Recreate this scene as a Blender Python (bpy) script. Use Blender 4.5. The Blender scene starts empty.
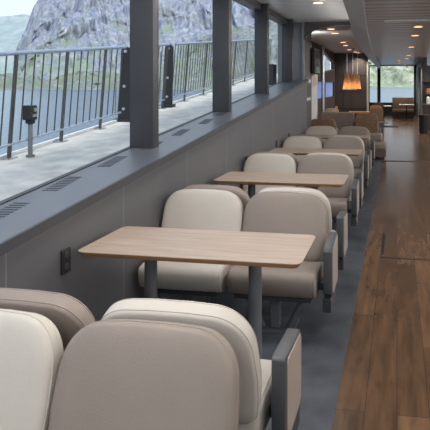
import bpy, bmesh, math, random
from mathutils import Vector, noise
random.seed(7)
R = math.radians
sc = bpy.context.scene
COL = sc.collection

# ------------------------------------------------------------------ camera
CX, CY, F, HC = 281.5, 85.0, 600.0, 1.60
YAW = math.atan2(115.5, F)
ca, sa = math.cos(YAW), math.sin(YAW)
cam = bpy.data.cameras.new('camera')
cam.sensor_fit = 'HORIZONTAL'; cam.sensor_width = 36
cam.lens = F / 430 * 36
cam.shift_x = (215 - CX) / 430
cam.shift_y = (CY - 215) / 430
cam.clip_start = .05; cam.clip_end = 20000
cam_ob = bpy.data.objects.new('camera', cam); COL.objects.link(cam_ob)
cam_ob.location = (0, 0, HC); cam_ob.rotation_euler = (R(90), 0, YAW)
sc.camera = cam_ob

def at(px, py, d):
    """point seen at photo pixel (px,py) at depth d metres along the lens axis"""
    xc = (px - CX) / F * d
    return Vector((xc * ca - d * sa, d * ca + xc * sa, HC - (py - CY) / F * d))

# ------------------------------------------------------------------ materials
def mat(name, col, rough=.6, metal=0, noise_amt=0, nscale=20, bump=0, bscale=200, spec=.5, stretch=(1, 1, 1), col2=None, trans=0):
    m = bpy.data.materials.new(name); m.use_nodes = True
    nt = m.node_tree; b = nt.nodes['Principled BSDF']
    b.inputs['Base Color'].default_value = (*col, 1)
    b.inputs['Roughness'].default_value = rough
    b.inputs['Metallic'].default_value = metal
    b.inputs['Specular IOR Level'].default_value = spec
    tc = nt.nodes.new('ShaderNodeTexCoord')
    mp = nt.nodes.new('ShaderNodeMapping'); mp.inputs['Scale'].default_value = stretch
    nt.links.new(tc.outputs['Object'], mp.inputs['Vector'])
    if noise_amt or col2:
        n = nt.nodes.new('ShaderNodeTexNoise'); n.inputs['Scale'].default_value = nscale; n.inputs['Detail'].default_value = 6
        nt.links.new(mp.outputs[0], n.inputs['Vector'])
        r = nt.nodes.new('ShaderNodeValToRGB')
        a = noise_amt
        c2 = col2 or tuple(min(1, c * (1 + a)) for c in col)
        c1 = col if col2 else tuple(c * (1 - a) for c in col)
        r.color_ramp.elements[0].position = .32; r.color_ramp.elements[1].position = .68
        r.color_ramp.elements[0].color = (*c1, 1); r.color_ramp.elements[1].color = (*c2, 1)
        nt.links.new(n.outputs['Fac'], r.inputs['Fac']); nt.links.new(r.outputs[0], b.inputs['Base Color'])
    if bump:
        n2 = nt.nodes.new('ShaderNodeTexNoise'); n2.inputs['Scale'].default_value = bscale; n2.inputs['Detail'].default_value = 3
        nt.links.new(mp.outputs[0], n2.inputs['Vector'])
        bp = nt.nodes.new('ShaderNodeBump'); bp.inputs['Strength'].default_value = bump; bp.inputs['Distance'].default_value = .01
        nt.links.new(n2.outputs['Fac'], bp.inputs['Height']); nt.links.new(bp.outputs[0], b.inputs['Normal'])
    return m

def emit(name, col, s):
    m = bpy.data.materials.new(name); m.use_nodes = True
    b = m.node_tree.nodes['Principled BSDF']
    b.inputs['Base Color'].default_value = (*col, 1)
    b.inputs['Emission Color'].default_value = (*col, 1); b.inputs['Emission Strength'].default_value = s
    return m

M = {}
M['beige'] = mat('beige_leather', (.60, .555, .495), .5, noise_amt=.03, nscale=6, bump=.10, bscale=220)
M['taupe'] = mat('taupe_leather', (.30, .248, .213), .5, noise_amt=.03, nscale=6, bump=.10, bscale=220)
M['side'] = mat('side_leather', (.40, .335, .285), .5, noise_amt=.03, nscale=6, bump=.1)
M['beige_pipe'] = mat('beige_piping', (.52, .48, .435), .6, noise_amt=.05)
M['taupe_pipe'] = mat('taupe_piping', (.30, .25, .215), .6, noise_amt=.05)
M['frame'] = mat('grey_steel', (.155, .163, .178), .42, .3, noise_amt=.06, nscale=8)
M['arm'] = mat('armrest_shell', (.092, .097, .106), .45, .2, noise_amt=.05, nscale=8)
M['dark'] = mat('dark_paint', (.045, .048, .055), .5, noise_amt=.1)
M['black'] = mat('black_plastic', (.012, .012, .014), .5, noise_amt=.1)
M['column'] = mat('column_paint', (.05, .05, .057), .45, noise_amt=.06, nscale=5)
M['chrome'] = mat('steel', (.45, .47, .5), .3, .9, noise_amt=.08)
M['rail'] = mat('railing_steel', (.055, .058, .056), .4, .2, noise_amt=.15)
M['railtop'] = mat('rail_tube', (.34, .40, .50), .35, .4, noise_amt=.1)
M['deck'] = mat('deck_paint', (.60, .575, .53), .7, noise_amt=.22, nscale=4.5, bump=.15, bscale=60)
M['ledge'] = mat('ledge_laminate', (.112, .120, .138), .36, noise_amt=.07, nscale=5, spec=.6)
M['ledge_edge'] = mat('ledge_edge', (.05, .052, .06), .5, noise_amt=.06)
M['vent'] = mat('vent_slots', (.05, .055, .065), .5, noise_amt=.05)
M['white'] = mat('white_plastic', (.75, .76, .76), .5, noise_amt=.04)
M['green'] = mat('green_sign', (.06, .42, .16), .5, noise_amt=.04)
M['brown'] = mat('brown_wall', (.065, .05, .042), .5, noise_amt=.1, nscale=3)
M['brown_leather'] = mat('brown_leather', (.17, .125, .10), .5, noise_amt=.08, nscale=8)
M['tan'] = mat('tan_weave', (.30, .19, .11), .7, col2=(.12, .075, .045), nscale=28)
M['orange_wood'] = mat('orange_wood', (.42, .17, .06), .5, noise_amt=.15, nscale=6, stretch=(1, 6, 6))
M['pale_frame'] = mat('pale_frame', (.42, .45, .43), .5, noise_amt=.05)
M['mat_black'] = mat('floor_mat', (.03, .032, .036), .9, noise_amt=.2, nscale=60)
M['panel_grey'] = mat('panel_grey', (.19, .195, .205), .5, noise_amt=.04, nscale=3)
M['ceil_left'] = None
M['fascia'] = mat('fascia_panel', (.26, .265, .28), .4, noise_amt=.07, nscale=4)
M['lamp'] = emit('lamp_lens', (1.0, .55, .28), 3)
M['glow'] = emit('warm_bulb', (1.0, .68, .38), 6)
M['shade'] = mat('lamp_wood', (.50, .24, .09), .6, noise_amt=.25, nscale=10, stretch=(14, 14, 1))
M['blind'] = None

def nodes(name):
    m = bpy.data.materials.new(name); m.use_nodes = True
    nt = m.node_tree
    return m, nt, nt.nodes['Principled BSDF']

# table top: pale oak with fine grain along x
m, nt, b = nodes('oak_laminate')
tc = nt.nodes.new('ShaderNodeTexCoord'); mp = nt.nodes.new('ShaderNodeMapping'); mp.inputs['Scale'].default_value = (.9, 9, 9)
n = nt.nodes.new('ShaderNodeTexNoise'); n.inputs['Scale'].default_value = 3.2; n.inputs['Detail'].default_value = 8; n.inputs['Distortion'].default_value = .6
r = nt.nodes.new('ShaderNodeValToRGB')
r.color_ramp.elements[0].position = .3; r.color_ramp.elements[1].position = .72
r.color_ramp.elements[0].color = (.42, .32, .255, 1); r.color_ramp.elements[1].color = (.57, .45, .365, 1)
nt.links.new(tc.outputs['Object'], mp.inputs[0]); nt.links.new(mp.outputs[0], n.inputs['Vector'])
nt.links.new(n.outputs['Fac'], r.inputs[0]); nt.links.new(r.outputs[0], b.inputs['Base Color'])
b.inputs['Roughness'].default_value = .42
M['oak'] = m
M['oak_edge'] = mat('ply_edge', (.40, .22, .095), .55, noise_amt=.15, nscale=8, stretch=(1, 1, 20))

# plank floor along Y
m, nt, b = nodes('wood_planks')
tc = nt.nodes.new('ShaderNodeTexCoord')
mp = nt.nodes.new('ShaderNodeMapping'); mp.inputs['Rotation'].default_value = (0, 0, R(90))
br = nt.nodes.new('ShaderNodeTexBrick')
br.inputs['Scale'].default_value = 1; br.inputs['Brick Width'].default_value = 1.25; br.inputs['Row Height'].default_value = .155
br.inputs['Mortar Size'].default_value = .0022; br.inputs['Mortar Smooth'].default_value = .3; br.offset = .37
br.inputs['Color1'].default_value = (.185, .102, .055, 1); br.inputs['Color2'].default_value = (.105, .058, .031, 1)
br.inputs['Mortar'].default_value = (.05, .032, .022, 1)
nt.links.new(tc.outputs['Object'], mp.inputs[0]); nt.links.new(mp.outputs[0], br.inputs['Vector'])
mp2 = nt.nodes.new('ShaderNodeMapping'); mp2.inputs['Scale'].default_value = (9, .9, 1)
n = nt.nodes.new('ShaderNodeTexNoise'); n.inputs['Scale'].default_value = 2.2; n.inputs['Detail'].default_value = 3; n.inputs['Distortion'].default_value = .3
nt.links.new(tc.outputs['Object'], mp2.inputs[0]); nt.links.new(mp2.outputs[0], n.inputs['Vector'])
rr = nt.nodes.new('ShaderNodeMapRange'); rr.inputs[1].default_value = .25; rr.inputs[2].default_value = .75; rr.inputs[3].default_value = .62; rr.inputs[4].default_value = 1.38
nt.links.new(n.outputs['Fac'], rr.inputs[0])
mx = nt.nodes.new('ShaderNodeMix'); mx.data_type = 'RGBA'; mx.blend_type = 'MULTIPLY'; mx.inputs['Factor'].default_value = 1
nt.links.new(br.outputs['Color'], mx.inputs['A']); nt.links.new(rr.outputs[0], mx.inputs['B'])
# knots: darker blotches
n3 = nt.nodes.new('ShaderNodeTexNoise'); n3.inputs['Scale'].default_value = 2.4; n3.inputs['Detail'].default_value = 4
mp3 = nt.nodes.new('ShaderNodeMapping'); mp3.inputs['Scale'].default_value = (3, 1.2, 1)
nt.links.new(tc.outputs['Object'], mp3.inputs[0]); nt.links.new(mp3.outputs[0], n3.inputs['Vector'])
r3 = nt.nodes.new('ShaderNodeMapRange'); r3.inputs[1].default_value = .58; r3.inputs[2].default_value = .78; r3.inputs[3].default_value = 1; r3.inputs[4].default_value = .5
nt.links.new(n3.outputs['Fac'], r3.inputs[0])
mx2 = nt.nodes.new('ShaderNodeMix'); mx2.data_type = 'RGBA'; mx2.blend_type = 'MULTIPLY'; mx2.inputs['Factor'].default_value = 1
nt.links.new(mx.outputs['Result'], mx2.inputs['A']); nt.links.new(r3.outputs[0], mx2.inputs['B'])
nt.links.new(mx2.outputs['Result'], b.inputs['Base Color'])
b.inputs['Roughness'].default_value = .22
M['planks'] = m
M['vinyl'] = mat('grey_vinyl', (.058, .068, .086), .5, col2=(.108, .121, .145), nscale=5, bump=.08, bscale=90)

# panelled wall: seams every 1.2 m along y
m, nt, b = nodes('wall_panel')
tc = nt.nodes.new('ShaderNodeTexCoord'); sx = nt.nodes.new('ShaderNodeSeparateXYZ')
nt.links.new(tc.outputs['Object'], sx.inputs[0])
def math_node(nt, op, a, bb=None):
    k = nt.nodes.new('ShaderNodeMath'); k.operation = op
    for i, v in enumerate((a, bb)):
        if v is None: continue
        if isinstance(v, (int, float)): k.inputs[i].default_value = v
        else: nt.links.new(v, k.inputs[i])
    return k.outputs[0]
w = math_node(nt, 'ADD', sx.outputs['Y'], 20 - 3.52 + 1.18)
w = math_node(nt, 'MODULO', w, 1.18)
w = math_node(nt, 'LESS_THAN', w, .012)
n = nt.nodes.new('ShaderNodeTexNoise'); n.inputs['Scale'].default_value = 1.5; n.inputs['Detail'].default_value = 3
nt.links.new(tc.outputs['Object'], n.inputs['Vector'])
r = nt.nodes.new('ShaderNodeValToRGB')
r.color_ramp.elements[0].color = (.108, .107, .116, 1); r.color_ramp.elements[1].color = (.132, .131, .141, 1)
nt.links.new(n.outputs['Fac'], r.inputs[0])
mx = nt.nodes.new('ShaderNodeMix'); mx.data_type = 'RGBA'
nt.links.new(w, mx.inputs['Factor']); nt.links.new(r.outputs[0], mx.inputs['A']); mx.inputs['B'].default_value = (.20, .20, .21, 1)
nt.links.new(mx.outputs['Result'], b.inputs['Base Color']); b.inputs['Roughness'].default_value = .5
M['wall'] = m

# linear metal ceiling, boards across the cabin (repeat along y)
def ceiling_mat(name, base, period):
    m, nt, b = nodes(name)
    tc = nt.nodes.new('ShaderNodeTexCoord'); sx = nt.nodes.new('ShaderNodeSeparateXYZ')
    nt.links.new(tc.outputs['Object'], sx.inputs[0])
    w = math_node(nt, 'ADD', sx.outputs['Y'], 40.0)
    w = math_node(nt, 'MODULO', w, period)
    w = math_node(nt, 'DIVIDE', w, period)
    g = math_node(nt, 'LESS_THAN', w, .25)
    mx = nt.nodes.new('ShaderNodeMix'); mx.data_type = 'RGBA'
    mx.inputs['A'].default_value = (*base, 1); mx.inputs['B'].default_value = (*[c * .45 for c in base], 1)
    nt.links.new(g, mx.inputs['Factor']); nt.links.new(mx.outputs['Result'], b.inputs['Base Color'])
    bp = nt.nodes.new('ShaderNodeBump'); bp.inputs['Strength'].default_value = .6; bp.inputs['Distance'].default_value = .02; bp.invert = True
    nt.links.new(g, bp.inputs['Height']); nt.links.new(bp.outputs[0], b.inputs['Normal'])
    b.inputs['Roughness'].default_value = .3; b.inputs['Metallic'].default_value = 0
    return m
M['ceil_left'] = ceiling_mat('ceiling_boards_left', (.72, .72, .73), .15)
M['ceil_right'] = ceiling_mat('ceiling_boards_right', (.74, .74, .75), .36)
M['ceil_aft'] = mat('ceiling_plain', (.68, .67, .66), .5, noise_amt=.03)

# clear pane: mostly transparent, a little mirror
def glass_mat(name, tint, gloss):
    m = bpy.data.materials.new(name); m.use_nodes = True
    nt = m.node_tree; nt.nodes.clear()
    o = nt.nodes.new('ShaderNodeOutputMaterial'); t = nt.nodes.new('ShaderNodeBsdfTransparent'); g = nt.nodes.new('ShaderNodeBsdfGlossy')
    t.inputs[0].default_value = (*tint, 1); g.inputs['Roughness'].default_value = .3
    mx = nt.nodes.new('ShaderNodeMixShader'); mx.inputs[0].default_value = gloss
    nt.links.new(t.outputs[0], mx.inputs[1]); nt.links.new(g.outputs[0], mx.inputs[2]); nt.links.new(mx.outputs[0], o.inputs[0])
    return m
M['glass'] = glass_mat('window_glass', (.97, .985, .99), .001)
m = bpy.data.materials.new('blind_cloth'); m.use_nodes = True
nt = m.node_tree; nt.nodes.clear()
o = nt.nodes.new('ShaderNodeOutputMaterial'); t = nt.nodes.new('ShaderNodeBsdfTranslucent'); d = nt.nodes.new('ShaderNodeBsdfDiffuse')
t.inputs[0].default_value = (.62, .72, .95, 1); d.inputs[0].default_value = (.6, .68, .85, 1)
mx = nt.nodes.new('ShaderNodeMixShader'); mx.inputs[0].default_value = .25
nt.links.new(t.outputs[0], mx.inputs[1]); nt.links.new(d.outputs[0], mx.inputs[2]); nt.links.new(mx.outputs[0], o.inputs[0])
M['blind'] = m

# ------------------------------------------------------------------ mesh helpers
def finish(name, bm, mt, parent=None, smooth=False, angle=None):
    me = bpy.data.meshes.new(name)
    bmesh.ops.recalc_face_normals(bm, faces=bm.faces[:])
    bm.to_mesh(me); bm.free()
    mts = mt if isinstance(mt, (list, tuple)) else [mt]
    for k in mts: me.materials.append(k)
    if smooth:
        for p in me.polygons: p.use_smooth = True
        if angle:
            me.set_sharp_from_angle(angle=R(angle))
    o = bpy.data.objects.new(name, me); COL.objects.link(o)
    if parent: o.parent = parent
    return o

def box(bm, x0, x1, y0, y1, z0, z1, bev=0, seg=2, mi=0):
    vs = [bm.verts.new((x, y, z)) for x in (x0, x1) for y in (y0, y1) for z in (z0, z1)]
    idx = [(0, 1, 3, 2), (4, 6, 7, 5), (0, 4, 5, 1), (2, 3, 7, 6), (0, 2, 6, 4), (1, 5, 7, 3)]
    fs = [bm.faces.new([vs[i] for i in f]) for f in idx]
    for f in fs: f.material_index = mi
    if bev:
        es = list({e for f in fs for e in f.edges})
        bmesh.ops.bevel(bm, geom=es, offset=bev, segments=seg, affect='EDGES', profile=.5)
    return vs

def prism(bm, pts, a, b, axis='x', bev=0, seg=2, mi=0):
    """polygon pts extruded from a to b along the axis; pts are the other two coordinates in order"""
    def v(p, t):
        return {'x': (t, p[0], p[1]), 'y': (p[0], t, p[1]), 'z': (p[0], p[1], t)}[axis]
    A = [bm.verts.new(v(p, a)) for p in pts]; B = [bm.verts.new(v(p, b)) for p in pts]
    fs = [bm.faces.new(A), bm.faces.new(B[::-1])]
    n = len(pts)
    for i in range(n):
        fs.append(bm.faces.new((A[i], B[i], B[(i + 1) % n], A[(i + 1) % n])))
    for f in fs: f.material_index = mi
    if bev:
        es = list({e for f in fs for e in f.edges})
        bmesh.ops.bevel(bm, geom=es, offset=bev, segments=seg, affect='EDGES', profile=.5)

def tube(bm, pts, rad, n=10, closed=False, caps=True):
    pts = [Vector(p) for p in pts]
    rings = []
    for i, p in enumerate(pts):
        if closed:
            t = pts[(i + 1) % len(pts)] - pts[i - 1]
        else:
            t = pts[min(i + 1, len(pts) - 1)] - pts[max(i - 1, 0)]
        t.normalize()
        u = t.cross(Vector((0, 0, 1)))
        if u.length < 1e-3: u = t.cross(Vector((0, 1, 0)))
        u.normalize(); w = t.cross(u)
        rr = rad[i] if isinstance(rad, (list, tuple)) else rad
        rings.append([bm.verts.new(p + (u * math.cos(2 * math.pi * k / n) + w * math.sin(2 * math.pi * k / n)) * rr) for k in range(n)])
    m = len(rings)
    for i in range(m if closed else m - 1):
        a, b = rings[i], rings[(i + 1) % m]
        for k in range(n):
            bm.faces.new((a[k], a[(k + 1) % n], b[(k + 1) % n], b[k]))
    if caps and not closed:
        bm.faces.new(rings[0][::-1]); bm.faces.new(rings[-1])

def lathe(bm, prof, cx=0, cy=0, n=24, cap=True):
    rings = []
    for (r_, z) in prof:
        rings.append([bm.verts.new((cx + r_ * math.cos(2 * math.pi * k / n), cy + r_ * math.sin(2 * math.pi * k / n), z)) for k in range(n)])
    for a, b in zip(rings, rings[1:]):
        for k in range(n):
            bm.faces.new((a[k], a[(k + 1) % n], b[(k + 1) % n], b[k]))
    if cap:
        bm.faces.new(rings[0][::-1]); bm.faces.new(rings[-1])

def bar(bm, p, q, wx, wy):
    """square bar between two points, section wx (x) by wy (y)"""
    p, q = Vector(p), Vector(q)
    A = [bm.verts.new(p + Vector((sx_ * wx / 2, sy * wy / 2, 0))) for sx_, sy in ((-1, -1), (1, -1), (1, 1), (-1, 1))]
    B = [bm.verts.new(q + Vector((sx_ * wx / 2, sy * wy / 2, 0))) for sx_, sy in ((-1, -1), (1, -1), (1, 1), (-1, 1))]
    bm.faces.new(A[::-1]); bm.faces.new(B)
    for i in range(4):
        bm.faces.new((A[i], A[(i + 1) % 4], B[(i + 1) % 4], B[i]))

def tag(o, label, cat, group=None):
    o['label'] = label; o['category'] = cat
    if group: o['group'] = group
    return o
def thing(name, label, cat, loc=(0, 0, 0), group=None, rz=0):
    o = bpy.data.objects.new(name, None); COL.objects.link(o)
    o.empty_display_size = .1
    o.location = loc; o.rotation_euler = (0, 0, rz)
    return tag(o, label, cat, group)
def struct(name, bm, mt, smooth=False, angle=None):
    o = finish(name, bm, mt, None, smooth, angle); o['kind'] = 'structure'
    return o
def dup(root, loc, label, rz=0):
    r_ = root.copy(); COL.objects.link(r_); r_.location = loc; r_.rotation_euler = (0, 0, rz); r_['label'] = label
    for ch in list(root.children):
        c = ch.copy(); COL.objects.link(c); c.parent = r_
        for g in list(ch.children):
            d_ = g.copy(); COL.objects.link(d_); d_.parent = c
    return r_
def BM(): return bmesh.new()

# ------------------------------------------------------------------ layout constants (metres; Y runs aft along the aisle)
SL = .0867                                   # the hull sheer: ledge and side deck climb aft
XW, XG = -1.72, -2.09                        # inner wall face, glazing line
def zl(y): return .707 + SL * y              # ledge top
def zd(y): return .507 + SL * y              # side deck
Y0, YB = -2.5, 11.55                         # cabin front, bulkhead
ZC = 2.82; ZR = 2.65; ZA = 2.75
YF = 32.0                                    # far end wall

# ------------------------------------------------------------------ floor
bm = BM(); box(bm, -.30, 5.2, Y0, YF + .3, -.06, 0); struct('floor', bm, M['planks'])
bm = BM(); box(bm, -2.3, -.30, Y0, 16.2, -.06, .002); struct('floor_vinyl', bm, M['vinyl'])
bm = BM(); box(bm, -2.3, -.30, 16.2, YF + .3, -.06, .001); struct('floor_aft', bm, M['planks'])
bm = BM(); box(bm, -.30, 5.2, 12.75, 12.9, 0, .004); struct('trim_1', bm, mat('threshold', (.08, .045, .028), .5, noise_amt=.1))
# floor hatch seams in the aisle
bm = BM(); box(bm, -.15, .9, 5.63, 5.65, 0, .0025); box(bm, -.15, -.125, 5.75, 6.5, 0, .0025)
struct('trim_2', bm, M['black'])

# ------------------------------------------------------------------ window-side wall and ledge
bm = BM()
prism(bm, [(Y0, 0), (YB, 0), (YB, zl(YB) - .035), (Y0, zl(Y0) - .035)], XG - .05, XW, 'x')
struct('wall_left', bm, M['wall'])
bm = BM()
prism(bm, [(Y0, zl(Y0) - .035), (YB, zl(YB) - .035), (YB, zl(YB)), (Y0, zl(Y0))], XG, XW + .02, 'x', bev=.004, seg=1)
struct('trim_3', bm, M['ledge'])
bm = BM()
prism(bm, [(Y0, zl(Y0) - .05), (YB, zl(YB) - .05), (YB, zl(YB) + .001), (Y0, zl(Y0) + .001)], XW + .02, XW + .035, 'x')
struct('trim_4', bm, M['ledge_edge'])
bm = BM()   # glazing bead
prism(bm, [(Y0, zl(Y0) - .05), (YB, zl(YB) - .05), (YB, zl(YB) + .006), (Y0, zl(Y0) + .006)], XG - .035, XG, 'x')
struct('trim_5', bm, M['ledge_edge'])
bm = BM(); box(bm, XG - .05, XG + .10, Y0, YB, ZC - .10, ZC + .05); struct('trim_6', bm, M['column'])

# columns between panes
cols = [(.18, .10), (2.33, .10), (4.48, .12), (6.67, .12), (8.76, .12), (10.92, .12)]
for i, (y, t) in enumerate(cols):
    bm = BM(); box(bm, XG - .01, XG + .19, y, y + t, zl(y) - .02, ZC, bev=.006)
    o = finish('window_column', bm, M['column'], None, True, 40)
    o['kind'] = 'structure'; o.name = 'trim_%d' % (7 + i)
# panes
edges = [Y0] + [c for c, t in cols] + [YB]
for i in range(len(edges) - 1):
    bm = BM(); ya, yb = edges[i] + .03, edges[i + 1] + .03
    prism(bm, [(ya, zl(ya)), (yb, zl(yb)), (yb, ZC - .05), (ya, ZC - .05)], XG - .03, XG - .022, 'x')
    struct('window_%d' % (i + 1), bm, M['glass'])

# ventilation grilles in the ledge
def ledge_pt(px, py):
    k = (px - CX) / F
    yd = ca + k * sa
    d = (HC - .707) / ((py - CY) / F + SL * yd)
    return at(px, py, d)
vents = [(5, 212), (63, 183.5), (113, 161.5), (152, 145.5), (181, 132.5), (206, 121.5), (222, 113.5)]
vl = ['nearest the camera at the photo left edge', 'directly above the double wall socket', 'just before the widest dark window column', 'just past the widest dark window column',
      'midway between the first and second dark columns', 'shortly before the second dark column', 'beside the foot of the second dark column']
ye = [ledge_pt(*v) for v in vents]
for i, p in enumerate(ye):
    yc = p.y; n = 9; xc_ = p.x
    bm = BM()
    for k in range(n):
        yy = yc + (k - (n - 1) / 2) * .04
        xo = -.05 + .012 * (n - 1 - k)
        prism(bm, [(xc_ - .045 + xo * .3, yy - .010), (xc_ + .045 + xo * .3, yy - .004), (xc_ + .045 + xo * .3, yy + .010), (xc_ - .045 + xo * .3, yy + .004)], 0, .003, 'z')
    for v in bm.verts: v.co.z += zl(v.co.y) - .0005
    tag(finish('ledge_vent', bm, M['vent']), 'dark slotted vent in the grey ledge, ' + vl[i], 'vent', 'ledge ventilation grilles')

# wall sockets
def socket(y, z, w, h, label):
    t = thing('wall_socket', label, 'socket', (XW, y, z), 'black sockets on the window wall')
    bm = BM(); box(bm, 0, .012, -w / 2, w / 2, -h / 2, h / 2, bev=.004); finish('faceplate', bm, M['black'], t)
    for s in (-1, 1):
        bm = BM()
        n = 16
        for rr_, xx in ((.02, .0125),):
            vs = [bm.verts.new((xx, rr_ * math.cos(2 * math.pi * k / n), s * h * .24 + rr_ * math.sin(2 * math.pi * k / n))) for k in range(n)]
            ve = [bm.verts.new((xx + .003, .017 * math.cos(2 * math.pi * k / n), s * h * .24 + .017 * math.sin(2 * math.pi * k / n))) for k in range(n)]
            bm.faces.new(ve)
            for k in range(n): bm.faces.new((vs[k], vs[(k + 1) % n], ve[(k + 1) % n], ve[k]))
        finish('outlet', bm, M['dark'], t)
socket(2.89, .673, .085, .128, 'black double wall socket beside the nearest table')
socket(6.76, .70, .07, .15, 'black socket on grey wall left of the seats at the second table')
socket(8.52, .745, .06, .11, 'black socket on grey wall left of the seats at the third table')
socket(9.55, .775, .06, .09, 'small farthest black socket on the grey window wall')

# ------------------------------------------------------------------ ceiling
bm = BM(); box(bm, -2.3, -.62, Y0, YB + .1, ZC, ZC + .06); struct('ceiling', bm, M['ceil_left'])
bm = BM(); box(bm, -1.25, 5.2, Y0, YF + .3, ZR, ZR + .06)
# cut away nothing: this ceiling begins at the fascia
for v in bm.verts:
    if v.co.x < 0: v.co.x = -.5 if v.co.y < 5 else -.98
struct('ceiling_right', bm, M['ceil_right'])
bm = BM(); box(bm, -2.3, -.85, YB + .1, 22.5, ZA, ZA + .06); struct('ceiling_aft', bm, M['ceil_aft'])
# curved fascia between the two ceilings
Lp = [(-.50, -2.5), (-.50, 3), (-.53, 5.9), (-.60, 7.6), (-.75, 10.6), (-.835, 14.2), (-.90, 20), (-.93, 30), (-.93, 32)]
Rp = [(-.30, -2.5), (-.31, 3), (-.34, 5.9), (-.45, 8.7), (-.55, 11.5), (-.66, 15.6), (-.74, 20), (-.83, 30), (-.83, 32)]
bm = BM()
zb, zt = 2.45, 2.9
ring = []
for (a, b_) in zip(Lp, Rp):
    ring.append([bm.verts.new((a[0], a[1], zb)), bm.verts.new((b_[0], b_[1], ZR - .0 if False else 2.56)), bm.verts.new((b_[0], b_[1], zt)), bm.verts.new((a[0], a[1], zt))])
for p, q in zip(ring, ring[1:]):
    for k in range(4): bm.faces.new((p[k], p[(k + 1) % 4], q[(k + 1) % 4], q[k]))
bm.faces.new(ring[0]); bm.faces.new(ring[-1][::-1])
struct('trim_13', bm, M['fascia'])
bm = BM(); box(bm, -.2, 5.2, 9.85, 9.98, ZR - .025, ZR); struct('trim_14', bm, mat('ceiling_strip', (.85, .85, .85), .4, .3, noise_amt=.04))

# ------------------------------------------------------------------ bulkhead with rounded opening
XA = -1.78
bm = BM(); box(bm, -2.3, XA, YB, YB + .06, 0, ZC); struct('wall_bulkhead', bm, M['panel_grey'])
bm = BM(); box(bm, -2.3, XA - .004, YB + .06, YB + 1.1, 0, ZC); struct('wall_bulkhead_side', bm, M['brown'])
bm = BM(); box(bm, XA - .03, XA + .012, YB - .05, YB, 0, ZC - .01, bev=.006); struct('trim_15', bm, mat('corner_trim', (.27, .275, .29), .4, .2, noise_amt=.04))
bm = BM()
arc = [(XA + .70 - .70 * math.cos(k * math.pi / 32), 2.42 + .335 * math.sin(k * math.pi / 32)) for k in range(17)] + [(-.72, 2.755)]
quads = []
for (x, z) in arc:
    quads.append([bm.verts.new((x, YB, z)), bm.verts.new((x, YB + .06, z)), bm.verts.new((x, YB + .06, ZC)), bm.verts.new((x, YB, ZC))])
for a, b_ in zip(quads, quads[1:]):
    for k in range(4): bm.faces.new((a[k], a[(k + 1) % 4], b_[(k + 1) % 4], b_[k]))
bm.faces.new(quads[0]); bm.faces.new(quads[-1][::-1])
struct('wall_arch', bm, mat('arch_paint', (.085, .087, .093), .5, noise_amt=.05))

# ------------------------------------------------------------------ aft room shell
XL = -2.2
def quad_wall(name, rects, mt, x0, x1):
    bm = BM()
    for (ya, yb, za, zb_) in rects: box(bm, x0, x1, ya, yb, za, zb_)
    return struct(name, bm, mt)
YA = YB + 1.1
# left aft wall with a low window band and a high raked window
quad_wall('wall_aft_left', [(YA, 15.9, 0, ZA + .05), (15.9, 21.6, 0, 1.2), (15.9, 21.6, 1.70, 1.95), (15.9, 17.7, 1.95, ZA + .05), (21.2, 21.6, 1.95, ZA + .05), (18.55, 18.75, 1.2, 1.70), (21.3, 21.6, 1.2, 1.7)], M['brown'], XL - .1, XL)
bm = BM()
prism(bm, [(17.7, 2.70), (17.7, ZA + .05), (21.2, ZA + .05), (21.2, 2.40)], XL - .1, XL, 'x'); prism(bm, [(17.7, 1.95), (21.2, 1.95), (21.2, 2.12)], XL - .1, XL, 'x')
struct('wall_aft_rake', bm, M['brown'])
bm = BM(); prism(bm, [(15.9, 1.2), (21.3, 1.2), (21.3, 1.7), (15.9, 1.7)], XL - .07, XL - .05, 'x'); struct('window_20', bm, M['blind'])
bm = BM(); prism(bm, [(17.7, 1.95), (21.2, 2.12), (21.2, 2.40), (17.7, 2.70)], XL - .06, XL - .052, 'x'); struct('window_21', bm, M['glass'])
bm = BM()
for a, b_ in (((17.7, 1.97), (21.2, 2.14)), ((17.7, 2.68), (21.2, 2.38))):
    prism(bm, [(a[0], a[1] - .03), (b_[0], b_[1] - .03), (b_[0], b_[1] + .03), (a[0], a[1] + .03)], XL, XL + .02, 'x')
prism(bm, [(17.65, 1.95), (17.75, 1.95), (17.75, 2.72), (17.65, 2.72)], XL, XL + .02, 'x'); prism(bm, [(21.1, 2.1), (21.2, 2.1), (21.2, 2.4), (21.1, 2.4)], XL, XL + .02, 'x')
struct('trim_20', bm, M['frame'])
# aft wall of that room
bm = BM(); box(bm, XL, -1.02, 21.6, 21.75, 0, ZA + .05); struct('wall_aft', bm, mat('dark_panel', (.05, .042, .04), .45, noise_amt=.12, nscale=2))
bm = BM()
for z in (.75, 1.35, 1.95): box(bm, XL, -1.03, 21.59, 21.6, z, z + .015)
for x in (-1.9, -1.6, -1.3): box(bm, x, x + .012, 21.59, 21.6, 0, ZA)
struct('trim_21', bm, M['black'])
# passage to the stern windows
bm = BM(); box(bm, -1.62, -1.5, 21.75, YF, 0, ZR); struct('wall_stern_left', bm, M['brown'])
bm = BM(); box(bm, -1.06, -1.0, 21.58, 21.8, 0, 2.42, bev=.008); box(bm, -1.0, -.9, 21.64, 21.74, 2.34, 2.42); struct('trim_22', bm, M['pale_frame'])
bm = BM(); box(bm, -1.5, .98, YF, YF + .15, 0, .68); box(bm, -1.5, .98, YF, YF + .15, 2.6, ZR)
struct('wall_stern', bm, M['dark'])
bm = BM()
for x, w in ((-1.5, .08), (-1.02, .17), (.86, .12)): box(bm, x, x + w, YF - .02, YF + .12, .68, 2.6)
struct('trim_23', bm, M['dark'])
bm = BM(); box(bm, -1.5, .98, YF + .06, YF + .07, .68, 2.6); struct('window_22', bm, M['glass'])
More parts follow.
